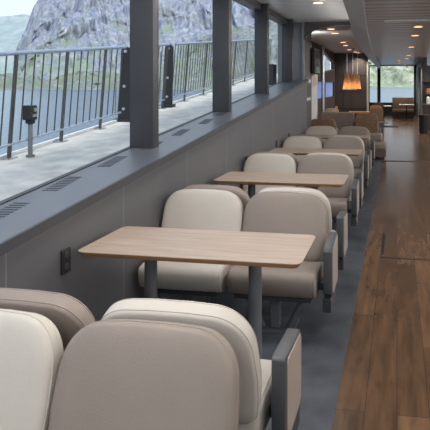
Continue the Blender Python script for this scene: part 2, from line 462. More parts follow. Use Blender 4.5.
# right side of the passage: dark partition with glazed frames
bm = BM(); box(bm, .98, 1.12, 23.5, YF + .15, 0, ZR); struct('wall_stern_right', bm, M['dark'])
bm = BM()
for y in (24.2, 27.2): box(bm, .93, .98, y, y + .22, 0, 2.45, bev=.008)
box(bm, .93, .98, 24.4, 27.2, 2.37, 2.45); struct('trim_24', bm, M['pale_frame'])
# ---- starboard side and bow (outside the frame, daylight comes in through their windows)
bm = BM(); box(bm, 5.1, 5.2, Y0, YF + .3, 0, .95); box(bm, 5.1, 5.2, Y0, YF + .3, 2.5, ZR)
for y in range(-2, 33, 2): box(bm, 5.1, 5.2, y, y + .12, .95, 2.5)
struct('wall_right', bm, M['panel_grey'])
bm = BM(); box(bm, -2.15, 5.2, Y0 - .1, Y0, 0, .8); box(bm, -2.15, 5.2, Y0 - .1, Y0, 2.55, ZC)
for x in (-2.15, 0, 1.7, 3.4, 5.1): box(bm, x, x + .1, Y0 - .1, Y0, .8, 2.55)
struct('wall_bow', bm, M['panel_grey'])
bm = BM(); box(bm, XL, 5.2, Y0 - .4, YF + .3, 2.96, 3.02); struct('roof', bm, M['panel_grey'])

# ------------------------------------------------------------------ tables
def rrect(x0, x1, y0, y1, r_, n=6):
    pts = []
    for cx_, cy_, a0 in ((x1 - r_, y1 - r_, 0), (x0 + r_, y1 - r_, 90), (x0 + r_, y0 + r_, 180), (x1 - r_, y0 + r_, 270)):
        for k in range(n + 1):
            a = R(a0 + 90 * k / n); pts.append((cx_ + r_ * math.cos(a), cy_ + r_ * math.sin(a)))
    return pts
TL, TR, TW, TZ = -1.652, -.458, .29, .73
TY = [3.165, 5.545, 7.875, 10.2]
TXc = (TL + TR) / 2
def make_table(label, loc):
    t = thing('dining_table', label, 'table', loc, 'oak tables along the windows')
    hx = (TR - TL) / 2
    bm = BM()
    top = rrect(-hx, hx, -TW, TW, .045); low = rrect(-hx + .022, hx - .022, -TW + .022, TW - .022, .03)
    T = [bm.verts.new((*p, TZ)) for p in top]; T2 = [bm.verts.new((*p, TZ - .004)) for p in top]
    L = [bm.verts.new((*p, TZ - .03)) for p in low]
    bm.faces.new(T)
    k = len(T)
    for i in range(k):
        bm.faces.new((T[i], T2[i], T2[(i + 1) % k], T[(i + 1) % k]))
    for i in range(k):
        f = bm.faces.new((T2[i], L[i], L[(i + 1) % k], T2[(i + 1) % k])); f.material_index = 1
    f = bm.faces.new(L[::-1]); f.material_index = 1
    finish('tabletop', bm, [M['oak'], M['oak_edge']], t)
    for s in (-1, 1):
        bm = BM(); lathe(bm, [(.036, .012), (.036, TZ - .055)], s * .30, 0, 24)
        lg = finish('leg', bm, M['frame'], t, True, 40)
        bm = BM(); box(bm, s * .30 - .07, s * .30 + .07, -.16, .16, TZ - .055, TZ - .03, bev=.004)
        finish('top_bracket', bm, M['dark'], lg)
        bm = BM(); lathe(bm, [(.11, 0.003), (.11, .009), (.10, .012)], s * .30, 0, 28)
        finish('foot_plate', bm, M['frame'], lg, True, 40)
    return t
tl = ['oak table with two grey legs nearest the camera, seen whole', 'second oak table from the camera, seen above the nearest seats',
      'third oak table from the camera, between two rows of seats', 'farthest and smallest oak table, before the last row of seats']
tb = make_table(tl[0], (TXc, TY[0], 0))
for i in (1, 2, 3): dup(tb, (TXc, TY[i], 0), tl[i])

# ------------------------------------------------------------------ seats
def seat_outline(w=.302, h=.475, rt=.165, rb=.06):
    """half-width outline (x, v) of the backrest, counter clockwise"""
    right = []
    hb = h
    # bottom right corner
    for k in range(5):
        a = R(-90 + 90 * k / 4); right.append((w - .012 - rb + rb * math.cos(a), rb + rb * math.sin(a)))
    right.append((w - .004, .12)); right.append((w, .2)); right.append((w - .002, .255))
    for k in range(1, 13):
        a = R(90 * k / 12)
        c, s = math.cos(a) ** .85, math.sin(a) ** .85 if k < 12 else 1
        right.append((w - .004 - rt + rt * c, hb - .19 + .19 * s - .004))
    right.append((.07, hb))
    left = [(-x, v) for (x, v) in right[::-1]]
    return right + left
TH = R(19)
SB, ZS = -.226, .372
def map_back(x, v, n_):
    return (x, SB + v * math.sin(TH) - n_ * math.cos(TH), ZS + v * math.cos(TH) + n_ * math.sin(TH))
def make_back_mesh(name, mt, mp, parent):
    out = seat_outline(); c = (0, .24)
    rings = [(.25, .066), (.55, .064), (.8, .058), (.92, .050), (.965, .043), (.99, .031), (1, .014), (1, -.022), (.985, -.036), (.95, -.043), (.8, -.047), (.5, -.05), (.25, -.05)]
    bm = BM(); L = []
    for s, n_ in rings:
        L.append([bm.verts.new(map_back(c[0] + (x - c[0]) * s, c[1] + (v - c[1]) * s, n_)) for x, v in out])
    k = len(out)
    for a, b_ in zip(L, L[1:]):
        for i in range(k): bm.faces.new((a[i], a[(i + 1) % k], b_[(i + 1) % k], b_[i]))
    for rg, n_ in ((L[0], rings[0][1]), (L[-1], rings[-1][1])):
        cv = bm.verts.new(map_back(c[0], c[1], n_ * 1.02))
        for i in range(k): bm.faces.new((rg[i], rg[(i + 1) % k], cv))
    o = finish(name, bm, mt, parent, True)
    for n_, s in ((.030, .990), (-.028, .994)):
        bm = BM()
        tube(bm, [map_back((x - c[0]) * s, c[1] + (v - c[1]) * s, n_) for x, v in out], .0026, 6, closed=True)
        finish('piping', bm, mp, o, True)
    return o
def make_cushion(mt, mp, parent):
    prof = [(-.20, .30), (-.20, .41), (-.30, .425), (-.45, .437), (-.58, .441), (-.635, .428), (-.655, .395), (-.652, .345), (-.625, .295), (-.57, .272), (-.40, .275)]
    CZ = .325
    prof = [(y, z - .03) for y, z in prof]
    bm = BM(); secs = []
    for x, ins in ((-.285, .022), (-.278, .009), (-.262, .002), (-.24, 0), (0, -.002), (.24, 0), (.262, .002), (.278, .009), (.285, .022)):
        cy_, cz_ = -.43, CZ
        row = []
        for (y, z) in prof:
            dy, dz = y - cy_, z - cz_
            l = math.hypot(dy, dz); k = (l - ins) / l
            row.append(bm.verts.new((x, cy_ + dy * k, cz_ + dz * k)))
        secs.append(row)
    n = len(prof)
    for a, b_ in zip(secs, secs[1:]):
        for i in range(n): bm.faces.new((a[i], a[(i + 1) % n], b_[(i + 1) % n], b_[i]))
    bm.faces.new(secs[0][::-1]); bm.faces.new(secs[-1])
    o = finish('seat_cushion', bm, mt, parent, True, 50)
    for s in (-1, 1):
        bm = BM()
        tube(bm, [(s * .272, -.43 + (y + .43) * .985, CZ + (z - CZ) * .955) for y, z in prof[1:9]], .0028, 6)
        finish('piping', bm, mp, o, True)
def make_seat(kind, label, arm):
    mt, mp = M[kind], M[kind + '_pipe']
    t = thing('lounge_chair', label, 'seat', (0, 0, 0), 'seats in back to back pairs along the windows')
    make_back_mesh('backrest', mt, mp, t)
    make_cushion(mt, mp, t)
    # pedestal
    bm = BM(); box(bm, -.03, .03, -.50, -.44, .012, .245, bev=.006); lg = finish('pedestal', bm, M['frame'], t)
    bm = BM(); box(bm, -.13, .13, -.56, -.30, .003, .012, bev=.003); finish('foot_plate', bm, M['frame'], lg)
    for s in (-1, 1):
        bm = BM(); tube(bm, [(s * .08, -.47, .012), (s * .20, -.545, .25)], .014, 10); finish('brace', bm, M['frame'], t, True, 40)
    bm = BM(); box(bm, -.25, .25, -.60, -.24, .222, .25, bev=.006); finish('seat_frame', bm, M['dark'], t)
    for s in (-1, 1):
        bm = BM(); tube(bm, [(s * .18, -.30, .235), (s * .18, -.20, .27), (s * .18, -.165, .40)], .016, 8)
        finish('back_bracket', bm, M['dark'], t, True, 40)
    if arm:
        s = arm; x0, x1 = (.328, .382)
        poly = [(-.235, .27), (-.235, .57), (-.25, .582), (-.56, .56), (-.588, .535), (-.585, .27), (-.55, .25), (-.27, .25)]
        poly = [(y, z + .015) for y, z in poly]
        bm = BM(); prism(bm, poly, s * x0, s * x1, 'x', bev=.006, seg=2)
        ar = finish('armrest', bm, M['arm'], t, True, 35)
        cyy, czz = -.41, .41
        bm = BM(); prism(bm, [(cyy + (y - cyy) * .90, czz + (z - czz) * .92) for y, z in poly], s * x1, s * (x1 + .006), 'x', bev=.002, seg=1)
        finish('side_panel', bm, M['side'], ar)
        bm = BM(); box(bm, *sorted((s * .23, s * x0)), -.50, -.40, .28, .32); finish('bracket', bm, M['dark'], ar)
        bm = BM(); box(bm, *sorted((s * (x0 - .005), s * (x1 - .004))), -.585, -.30, .165, .25, bev=.004); pl = finish('plinth', bm, M['dark'], ar)
        bm = BM(); xx = sorted((s * (x1 - .004), s * (x1 + .001)))
        if s < 0:
            bm.free(); return t
        box(bm, xx[0], xx[1], -.582, -.32, .172, .245, mi=0)
        xo = s * (x1 + .0015)
        f = bm.faces.new([bm.verts.new((xo, y, z)) for y, z in ((-.56, .185), (-.44, .185), (-.44, .236), (-.56, .236))]); f.material_index = 1
        f = bm.faces.new([bm.verts.new((xo, y, z)) for y, z in ((-.42, .19), (-.35, .21), (-.42, .23))]); f.material_index = 1
        mk = finish('route_marker', bm, [M['white'], M['green']], pl); mk['label'] = 'small white and green escape route marker'
    return t
PM = [1.932, 4.345, 6.705, 9.045, 11.33]
XSL, XSR = -1.395, -.784
rowname = ['', 'nearest', 'second', 'third', 'farthest']
protos = {}
def place(kind, arm, loc, rz, label):
    k = (kind, arm)
    if k not in protos:
        o = make_seat(kind, label, arm); protos[k] = o; o.location = loc; o.rotation_euler = (0, 0, rz)
    else: o = dup(protos[k], loc, label, rz)
    return o
for i, y in enumerate(PM):
    if i == 0:
        a = ('beige padded seat cut off by the lower left corner of the photo', 'large taupe seat nearest the camera at the bottom centre',
             'taupe seat facing away behind the beige seat in the lower left corner', 'beige seat with grey armrest facing away toward the nearest table')
    else:
        n_ = rowname[i]; nx = (rowname + [''])[i + 1] if i < 4 else ''
        a = ('beige seat by the wall facing the camera behind the %s table' % n_, 'taupe aisle seat with grey armrest facing the camera behind the %s table' % n_,
             'taupe seat by the wall facing away toward the %s table' % nx, 'beige aisle seat with grey armrest facing away toward the %s table' % nx)
    place('beige', 0, (XSL, y, 0), 0, a[0])
    place('taupe', 1, (XSR, y, 0), 0, a[1])
    if i < 4:
        place('taupe', 0, (XSL, y, 0), math.pi, a[2])
        place('beige', -1, (XSR, y, 0), math.pi, a[3])

# ------------------------------------------------------------------ side deck, railing and its fittings
XR = -3.46
bm = BM(); prism(bm, [(-1, zd(-1) - .3), (16.4, zd(16.4) - .3), (16.4, zd(16.4)), (-1, zd(-1))], XR - .09, XG - .05, 'x'); struct('side_deck', bm, M['deck'])
bm = BM(); prism(bm, [(-1, zd(-1)), (16.4, zd(16.4)), (16.4, zd(16.4) + .03), (-1, zd(-1) + .03)], XR - .09, XR - .05, 'x'); struct('trim_25', bm, M['white'])
bm = BM(); prism(bm, [(-2, -6.3), (YF, -6.3), (YF, .0), (16.4, .0), (16.4, zd(16.4) - .3), (-1, zd(-1) - .3)], XR - .06, XG - .06, 'x'); struct('hull_side', bm, M['white'])
bm = BM(); box(bm, 5.25, 7.2, -3, YF + .3, .35, .5); struct('starboard_bounce_deck', bm, M['deck'])  # unseen deck added to bounce sunlight up onto the ceiling
HR = .96; LEAN = .08
def rail_pt(y, h): return (XR + LEAN * h / HR, y, zd(y) + h)
def railing(y0, y1, posts, label, step=.142):
    t = thing('deck_railing', label, 'railing', (XR, y0, zd(y0)))
    o0 = Vector((XR, y0, zd(y0)))
    def P(y, h): return Vector(rail_pt(y, h)) - o0
    bm = BM(); tube(bm, [P(y0, HR), P(y1, HR)], .021, 10); finish('top_rail', bm, M['railtop'], t, True, 40)
    bm = BM(); tube(bm, [P(y0, .13), P(y1, .13)], .014, 8); finish('bottom_rail', bm, M['railtop'], t, True, 40)
    for y in posts:
        bm = BM(); bar(bm, P(y, 0.01), P(y, HR - .01), .018, .04); p = finish('post', bm, M['rail'], t)
        bm = BM(); vs = box(bm, -.05, .05, y - y0 - .06, y - y0 + .06, 0, .012)
        for v in vs: v.co.z += SL * v.co.y
        finish('base_plate', bm, M['chrome'], p)
    n = int((y1 - y0) / step); k = 0
    for i in range(n + 1):
        y = y0 + i * step
        if min(abs(y - q) for q in posts) < .06: continue
        bm = BM(); bar(bm, P(y, .13), P(y, HR), .009, .011); finish('baluster', bm, M['rail'], t)
posts1 = [4.03, 4.88, 5.74, 6.58]
railing(3.6, 7.1, posts1, 'grey steel railing with thin bars left of the widest window column', .1425)
posts2 = [9.45, 10.45, 11.45, 12.45, 13.45, 14.45, 15.45]
railing(8.85, 16.2, posts2, 'grey steel railing with thin bars beyond the dark gate post', .125)
railing(7.36, 8.56, [7.42, 8.5], 'short barred gate section of the deck railing between two dark gate posts', .12)
def gate_post(y, label):
    t = thing('gate_post', label, 'post', (XR, y, zd(y)), 'dark gate posts of the deck railing')
    bm = BM(); L = .035
    prism(bm, [(-.08, 0), (.08, 0), (.065, .88)] + [(.065 * math.cos(R(a)), .90 + .06 * math.sin(R(a))) for a in range(0, 181, 20)] + [(-.065, .88)], -.018, .018, 'y')
    for v in bm.verts: v.co.x += L * v.co.z / HR
    finish('upright', bm, M['black'], t)
    bm = BM(); box(bm, -.11, .11, -.08, .08, 0.001, .04, bev=.005)
    for v in bm.verts: v.co.z += SL * v.co.y
    finish('base', bm, M['black'], t)
    for z in (.16, .45, .90):
        bm = BM(); x = L * z / HR; tube(bm, [(x, -.017, z), (x, -.035, z)], .02, 12); finish('hinge_bolt', bm, M['chrome'], t, True, 40)
    bm = BM(); tube(bm, [(-.115, -.03, .10), (-.105, -.03, .30), (-.10, -.03, .84)], .012, 8); finish('latch_rod', bm, M['chrome'], t, True, 40)
    return t
gate_post(7.22, 'dark gate post with bolts just left of the widest window column')
gate_post(8.70, 'dark gate post with rounded top right of the widest window column')
# short lamp on a pole
p0 = Vector((-3.31, 4.98, zd(4.98)))
t = thing('deck_lamp', 'short steel pole with black lamp head standing before the railing', 'lamp', p0)
bm = BM(); lathe(bm, [(.04, 0.004), (.04, .02), (.02, .022), (.02, .30)], n=18); finish('pole', bm, M['frame'], t, True, 40)
bm = BM(); lathe(bm, [(.02, .30), (.04, .31), (.045, .335), (.03, .345)], n=18); finish('collar', bm, M['black'], t, True, 40)
bm = BM(); box(bm, -.05, .04, -.05, .05, .34, .475, bev=.008); hd = finish('lamp_head', bm, M['black'], t)
bm = BM(); box(bm, .036, .052, -.03, .02, .37, .395); box(bm, .036, .052, -.02, .04, .42, .45); finish('clasp', bm, M['chrome'], hd)
# deck locker far along the deck
t = thing('deck_locker', 'grey locker on the side deck before the last window pane', 'locker', (-2.66, 12.7, zd(12.7) + .012))
bm = BM(); box(bm, -.075, .075, -.18, .18, .0, .40, bev=.01)
for v in bm.verts:
    if v.co.z < .05: v.co.z += SL * v.co.y
finish('cabinet', bm, M['column'], t)
bm = BM(); box(bm, -.08, .08, -.19, .19, .40, .425, bev=.006); finish('lid', bm, M['dark'], t)

# ------------------------------------------------------------------ aft furniture
def sofa_thing():
    t = thing('lounge_sofa', 'wide dark brown sofa seen from behind past the last seats', 'sofa', (-1.60, 16.4, 0))
    bm = BM(); box(bm, -.46, .46, -.12, .10, .12, .86, bev=.04, seg=3); finish('backrest', bm, M['brown_leather'], t, True, 40)
    bm = BM(); box(bm, -.44, .44, .08, .70, .12, .44, bev=.04, seg=3); finish('seat_cushion', bm, M['brown_leather'], t, True, 40)
    for s in (-1, 1):
        for y in (-.05, .6):
            bm = BM(); lathe(bm, [(.02, .001), (.028, .13)], s * .38, y, 12); finish('foot', bm, M['dark'], t)
    return t
sofa_thing()
bm = BM(); box(bm, -.16, .16, -.13, .13, 0, .40, bev=.05, seg=3)
def cushion_like(name, loc, sx_, sy, sz, mt, label, cat, group=None):
    t = thing(name, label, cat, loc, group)
    bm = BM(); box(bm, -sx_, sx_, -sy, sy, .06, sz * .62, bev=.01); finish('base', bm, M['brown_leather'], t)
    bm = BM(); box(bm, -sx_ - .005, sx_ + .005, -sy - .01, sy + .01, sz * .62, sz, bev=.03, seg=3); finish('cushion', bm, mt, t, True, 40)
    for a in (-1, 1):
        for b_ in (-1, 1):
            bm = BM(); lathe(bm, [(.016, .002), (.02, .06)], a * (sx_ - .06), b_ * (sy - .06), 10); finish('foot', bm, M['dark'], t)
    return t
bm.free()
def armchair(loc, label, rz, mt):
    t = thing('woven_armchair', label, 'armchair', loc, 'woven lounge armchairs', rz)
    pts = []
    bm = BM()
    prof = [(-.30, .12), (-.30, .70), (-.24, .84), (.24, .84), (.30, .70), (.30, .12)]
    prism(bm, prof, -.10, .02, 'y', bev=.03, seg=2); finish('backrest', bm, mt, t, True, 40)
    bm = BM(); box(bm, -.27, .27, .0, .5, .2, .43, bev=.04, seg=3); finish('seat_cushion', bm, M['brown_leather'], t, True, 40)
    for s in (-1, 1):
        bm = BM(); box(bm, s * .27 - .03, s * .27 + .03, .0, .48, .22, .60, bev=.02); finish('arm', bm, mt, t, True, 40)
        for y in (0, .42):
            bm = BM(); lathe(bm, [(.014, .002), (.02, .22)], s * .24, y, 10); finish('leg', bm, M['dark'], t)
armchair((-.80, 16.3, 0), 'tan woven armchair at the aisle end of the brown sofa', 0, M['tan'])
armchair((-1.62, 13.35, 0), 'woven armchair with rounded back beside the grey bulkhead edge', R(0), M['tan'])
cushion_like('ottoman', (-.40, 13.25, 0), .17, .3, .34, M['taupe'], 'low taupe topped ottoman at the vinyl edge past the last seats', 'ottoman', 'low ottomans by the aisle')
cushion_like('ottoman', (-.53, 14.9, 0), .17, .3, .40, M['taupe'], 'taupe topped ottoman before the woven aisle armchair', 'ottoman', 'low ottomans by the aisle')

def cafe_table(loc, label, mt, hx=.4, hy=.35):
    t = thing('cafe_table', label, 'table', loc)
    bm = BM(); box(bm, -hx, hx, -hy, hy, .70, .735, bev=.01); finish('tabletop', bm, mt, t)
    bm = BM(); lathe(bm, [(.22, .003), (.22, .015), (.03, .03), (.03, .70)], n=20); finish('pedestal', bm, M['black'], t, True, 40)
def cafe_chair(loc, label, rz, mt):
    t = thing('cafe_chair', label, 'chair', loc, 'lounge chairs at the rear tables', rz)
    bm = BM(); box(bm, -.22, .22, -.22, .22, .42, .47, bev=.02); finish('seat', bm, mt, t, True, 40)
    bm = BM(); prism(bm, [(-.22, .52), (.22, .52), (.20, .86), (.12, .90), (-.12, .90), (-.20, .86)], -.25, -.20, 'y', bev=.012); finish('backrest', bm, mt, t, True, 40)
    for a in (-1, 1):
        for b_ in (-1, 1):
            bm = BM(); tube(bm, [(a * .20, b_ * .20, .002), (a * .17, b_ * .17, .42)], .014, 8); finish('leg', bm, M['dark'], t)
cafe_table((-1.12, 19.6, 0), 'orange brown wooden table behind the brown sofa', M['orange_wood'], .42, .4)
cafe_chair((-1.92, 18.2, 0), 'pale wooden chair by the grey pole behind the sofa', 0, M['oak'])
cafe_chair((-1.75, 19.9, 0), 'orange wooden chair left of the rear wooden table', R(-90), M['orange_wood'])
cafe_chair((-.62, 18.75, 0), 'tan chair with its back to us at the aisle end of the rear wooden table', 0, M['tan'])
cafe_chair((-.72, 20.7, 0), 'orange wooden chair at the far side of the rear wooden table', R(180), M['orange_wood'])
cafe_chair((-.80, 24.6, 0), 'black chair beside the white table near the stern window', R(20), M['black'])
cafe_table((-.55, 25.6, 0), 'white topped table left of the passage before the stern window', M['white'], .32, .4)
cafe_table((.42, 27.6, 0), 'white topped table on black pedestal before the brown bench', M['white'], .33, .35)
t = thing('stern_bench', 'brown leather bench under the stern window', 'bench', (.28, 29.4, 0))
bm = BM(); box(bm, -.5, .5, -.1, .08, .40, 1.0, bev=.03, seg=2); finish('backrest', bm, M['brown_leather'], t, True, 40)
bm = BM(); box(bm, -.5, .5, -.65, -.1, .30, .46, bev=.03, seg=2); finish('seat_cushion', bm, M['brown_leather'], t, True, 40)
bm = BM(); box(bm, -.48, .48, -.6, .05, .003, .30); finish('base', bm, M['dark'], t)
bm = BM(); box(bm, -.85, .2, -.4, .5, .003, .012, bev=.003); o = finish('floor_mat', bm, M['mat_black']); o.location = (-.15, 23.4, 0)
tag(o, 'black doormat across the passage floor before the stern', 'mat')
t = thing('waste_bin', 'black waste bin standing at the right side of the passage', 'bin', (.86, 20.3, 0))
bm = BM(); lathe(bm, [(.13, .002), (.16, .60)], n=24); finish('body', bm, M['black'], t, True, 40)
bm = BM(); lathe(bm, [(.165, .60), (.165, .63), (.09, .64), (.09, .62)], n=24); finish('rim', bm, M['dark'], t, True, 40)
# cabinet with goods at the right edge
t = thing('service_cabinet', 'dark service cabinet with open shelves at the right edge of the photo', 'cabinet', (1.10, 21.9, 0))
bm = BM(); box(bm, -.2, .6, -.3, .3, .002, .9, bev=.01); finish('body', bm, M['brown'], t)
bm = BM(); box(bm, -.2, -.16, .2, .3, .9, 2.3); box(bm, -.2, .6, .24, .3, .9, 2.3); finish('back_panel', bm, M['dark'], t)
for z in (1.25, 1.7):
    bm = BM(); box(bm, -.2, .6, -.1, .24, z, z + .03); finish('shelf', bm, M['brown'], t)
bm = BM(); box(bm, -.22, .62, -.32, .3, .9, .93, bev=.005); finish('worktop', bm, M['frame'], t)
bm = BM(); lathe(bm, [(.05, 0), (.07, .02), (.07, .16), (.04, .2)], n=16); o = finish('storage_jar', bm, M['orange_wood'], None, True, 40); o.location = (1.10, 21.9, 1.281)
tag(o, 'orange jar on the cabinet shelf at the right edge', 'jar')
bm = BM(); lathe(bm, [(.05, 0), (.06, .02), (.06, .22), (.03, .26)], n=16); o = finish('jug', bm, M['white'], None, True, 40); o.location = (1.08, 21.75, .931)
tag(o, 'white jug on the cabinet worktop at the right edge', 'jug')

# pole, monitor, notice frame in the aft room
bm = BM(); lathe(bm, [(.05, .002), (.05, ZA)], n=18); o = finish('support_pole', bm, M['chrome'], None, True, 40); o.location = (-2.11, 17.3, 0)
tag(o, 'grey steel pole standing in front of the blue lit side window', 'pole')
t = thing('wall_monitor', 'black flat monitor mounted high beside the arch opening', 'monitor', (-1.78, 12.9, 2.1))
bm = BM(); box(bm, .02, .09, -.42, .42, -.26, .28, bev=.01); sc_ = finish('housing', bm, M['black'], t)
bm = BM(); box(bm, .088, .093, -.40, .40, -.24, .26); finish('screen', bm, mat('screen_glass', (.03, .032, .036), .12), sc_)
bm = BM(); box(bm, -.42, .02, -.08, .08, -.06, .06); finish('bracket', bm, M['dark'], t)
bm = BM(); prism(bm, [(14.0, 1.0), (14.35, 1.75), (14.35, 2.3), (13.9, 2.3), (13.9, 1.3)], -2.2, -2.08, 'x'); struct('trim_26', bm, M['black'])
t = thing('notice_frame', 'dark framed notice with pale strips on the bulkhead reveal', 'sign', (XA, 12.1, 1.5))
bm = BM(); box(bm, .0, .012, -.35, .35, -.24, .24, bev=.003); fr = finish('frame', bm, M['frame'], t)
bm = BM(); box(bm, .012, .015, -.3, .3, .15, .21); box(bm, .012, .015, -.3, .3, -.21, -.16); finish('strip', bm, M['white'], fr)
bm = BM(); box(bm, .012, .014, -.3, .3, -.14, .13); finish('sheet', bm, M['brown'], fr)

m, nt, b = nodes('glowing_wood_veneer')
t_ = nt.nodes.new('ShaderNodeBsdfTranslucent'); t_.inputs[0].default_value = (.72, .56, .38, 1)
b.inputs['Base Color'].default_value = (.45, .22, .09, 1)
mxs = nt.nodes.new('ShaderNodeMixShader'); mxs.inputs[0].default_value = .5
nt.links.new(b.outputs[0], mxs.inputs[1]); nt.links.new(t_.outputs[0], mxs.inputs[2])
nt.links.new(mxs.outputs[0], nt.nodes['Material Output'].inputs[0])
M['shade'] = m
# pendant lamps
def pendant(p, label):
    zt = ZA - p.z
    t = thing('pendant_lamp', label, 'lamp', (p.x, p.y, p.z), 'wooden pendant lamps past the arch')
    bm = BM(); lathe(bm, [(.125, 0), (.115, .06), (.075, .42), (.07, .47), (.065, .47), (.068, .42), (.108, .06), (.118, 0)], n=28, cap=False); finish('lamp_shade', bm, M['shade'], t, True, 60)
    bm = BM(); lathe(bm, [(.02, .10), (.045, .14), (.045, .19), (.02, .26)], n=14); finish('bulb', bm, M['glow'], t, True)
    bm = BM(); lathe(bm, [(.012, .26), (.012, .50), (.004, .51)], n=10); finish('socket', bm, M['chrome'], t)
    bm = BM(); tube(bm, [(0, 0, .5), (0, 0, zt - .02)], .009, 8); finish('cord', bm, M['chrome'], t)
    bm = BM(); lathe(bm, [(.05, zt - .03), (.055, zt)], n=18); finish('canopy', bm, M['chrome'], t)
    l = bpy.data.lights.new('pendant_light', 'POINT'); l.energy = 3.2; l.color = (1, .75, .48); l.shadow_soft_size = .05
    lo = bpy.data.objects.new('pendant_light', l); COL.objects.link(lo); lo.location = p + Vector((0, 0, .05))
pendant(at(347, 89.5, 17.5), 'leftmost and largest wooden pendant lamp past the arch')
pendant(at(352.8, 89.5, 18.8), 'middle wooden pendant lamp past the arch')
pendant(at(357.3, 89, 20.2), 'rightmost and smallest wooden pendant lamp past the arch')

# downlights
def ceil_at(px, d, z):
    p = at(px, CY, d); p.z = z; return p
def downlight(p, label, watts=26, rad=.075):
    t = thing('downlight', label, 'downlight', p, 'round ceiling downlights')
    bm = BM(); lathe(bm, [(rad, -.016), (rad, -.012), (rad - .012, -.012)], n=24); lz = finish('lens', bm, M['lamp'], t)
    bm = BM(); lathe(bm, [(rad + .002, -.001), (rad + .025, -.004), (rad + .02, -.014), (rad + .002, -.016)], n=24, cap=False); finish('rim', bm, M['chrome'], t)
    l = bpy.data.lights.new('downlight_beam', 'SPOT'); l.energy = watts; l.color = (1, .86, .70); l.spot_size = R(130); l.spot_blend = .8; l.shadow_soft_size = .07
    lo = bpy.data.objects.new('downlight_beam', l); COL.objects.link(lo); lo.location = Vector(p) + Vector((0, 0, -.03))
dl = [(318, 8.8, ZC, 'downlight in the left ceiling above the third table, before the arch'), (331, 12.2, ZA, 'first downlight right behind the arch opening'), (335, 13.2, ZA, 'second downlight behind the arch'),
      (343, 16.0, ZA, 'third downlight behind the arch, fainter than the next one'), (345.5, 17.25, ZA, 'fourth downlight behind the arch, just before the pendant cords'), (349, 19.4, ZA, 'fifth downlight behind the arch, beside the pendant cords'),
      (355.5, 20.6, ZA, 'orange downlight over the rear wooden table near the dark back wall'), (358, 21.2, ZA, 'last orange downlight close to the dark back wall'),
      (418, 10.7, ZR, 'nearest downlight in the right ceiling above the aisle'), (415, 12.6, ZR, 'second downlight of the row above the aisle'), (411.5, 16.4, ZR, 'third reddish downlight of the row above the aisle'),
      (408.5, 21, ZR, 'fourth downlight of the row above the aisle'), (407, 23.5, ZR, 'fifth downlight of the row above the aisle'), (405, 30.5, ZR, 'last downlight above the aisle near the stern window')]
for px, d, z, lb in dl: downlight(ceil_at(px, d, z), lb, 130 if d > 20.8 else (9 if d < 14 else 24))
# lights added to fill the cabin: two stern downlights, then area discs above the frame
for y, lb in ((26.0, 'extra downlight added above the aisle, before the brown bench'), (28.4, 'extra downlight added above the aisle, over the white table')):
    downlight((.1, y, ZR), lb, 170)  # both added to brighten the stern bench
def cabin_fill(x, y, z, w, size=.9):  # invented soft disc, fill light for the seats and aisle
    l = bpy.data.lights.new('cabin_fill', 'AREA'); l.energy = w; l.color = (1, .96, .91); l.shape = 'DISK'; l.size = size
    lo = bpy.data.objects.new('cabin_fill', l); COL.objects.link(lo); lo.location = (x, y, z)
for y, e in ((-.6, 26), (1.8, 26), (4.2, 17), (6.6, 13)): cabin_fill(-1.1, y, ZC - .02, e)
for y, e in ((0, 22), (3.0, 18), (6.0, 11)): cabin_fill(1.0, y, ZR - .02, e)
for y, e in ((9, 16), (13, 24), (17.5, 40), (22, 55), (27, 55)): cabin_fill(2.6, y, ZR - .02, e)

# unseen fill strips added to brighten the ceilings: left flank of the fascia, starboard header, aft face of the bulkhead
def ceiling_fill(loc, aim, sx_, sy, w, col=(1, .95, .88)):
    l = bpy.data.lights.new('ceiling_fill_light', 'AREA'); l.energy = w; l.color = col; l.shape = 'RECTANGLE'; l.size = sx_; l.size_y = sy
    lo = bpy.data.objects.new('ceiling_fill_light', l); COL.objects.link(lo); lo.location = loc
    lo.rotation_euler = Vector(aim).to_track_quat('-Z', 'Y').to_euler()
ceiling_fill((-.62, 3.0, 2.56), (-1, 0, .55), 7, .05, 16)
ceiling_fill((-.86, 9.6, 2.56), (-1, 0, .55), 3.2, .05, 6)
for y in (2, 8, 14, 20): ceiling_fill((5.0, y, 2.35), (-1, 0, .5), 5.5, .08, 62)
ceiling_fill((-2.0, 12.75, 2.45), (.2, 1, .5), .3, .05, 9)

# ------------------------------------------------------------------ water, mountains, sky
m, nt, b = nodes('fjord_water')
b.inputs['Base Color'].default_value = (.10, .155, .215, 1); b.inputs['Roughness'].default_value = .22
tc = nt.nodes.new('ShaderNodeTexCoord'); mp = nt.nodes.new('ShaderNodeMapping'); mp.inputs['Scale'].default_value = (1, .55, 1)
n = nt.nodes.new('ShaderNodeTexNoise'); n.inputs['Scale'].default_value = .45; n.inputs['Detail'].default_value = 5
nt.links.new(tc.outputs['Object'], mp.inputs[0]); nt.links.new(mp.outputs[0], n.inputs['Vector'])
bp = nt.nodes.new('ShaderNodeBump'); bp.inputs['Strength'].default_value = .9; bp.inputs['Distance'].default_value = .9
nt.links.new(n.outputs['Fac'], bp.inputs['Height']); nt.links.new(bp.outputs[0], b.inputs['Normal'])
M['water'] = m
bm = BM(); box(bm, -5000, 4000, -3000, 7000, -9, -6); o = finish('fjord_water', bm, M['water']); o['kind'] = 'structure'

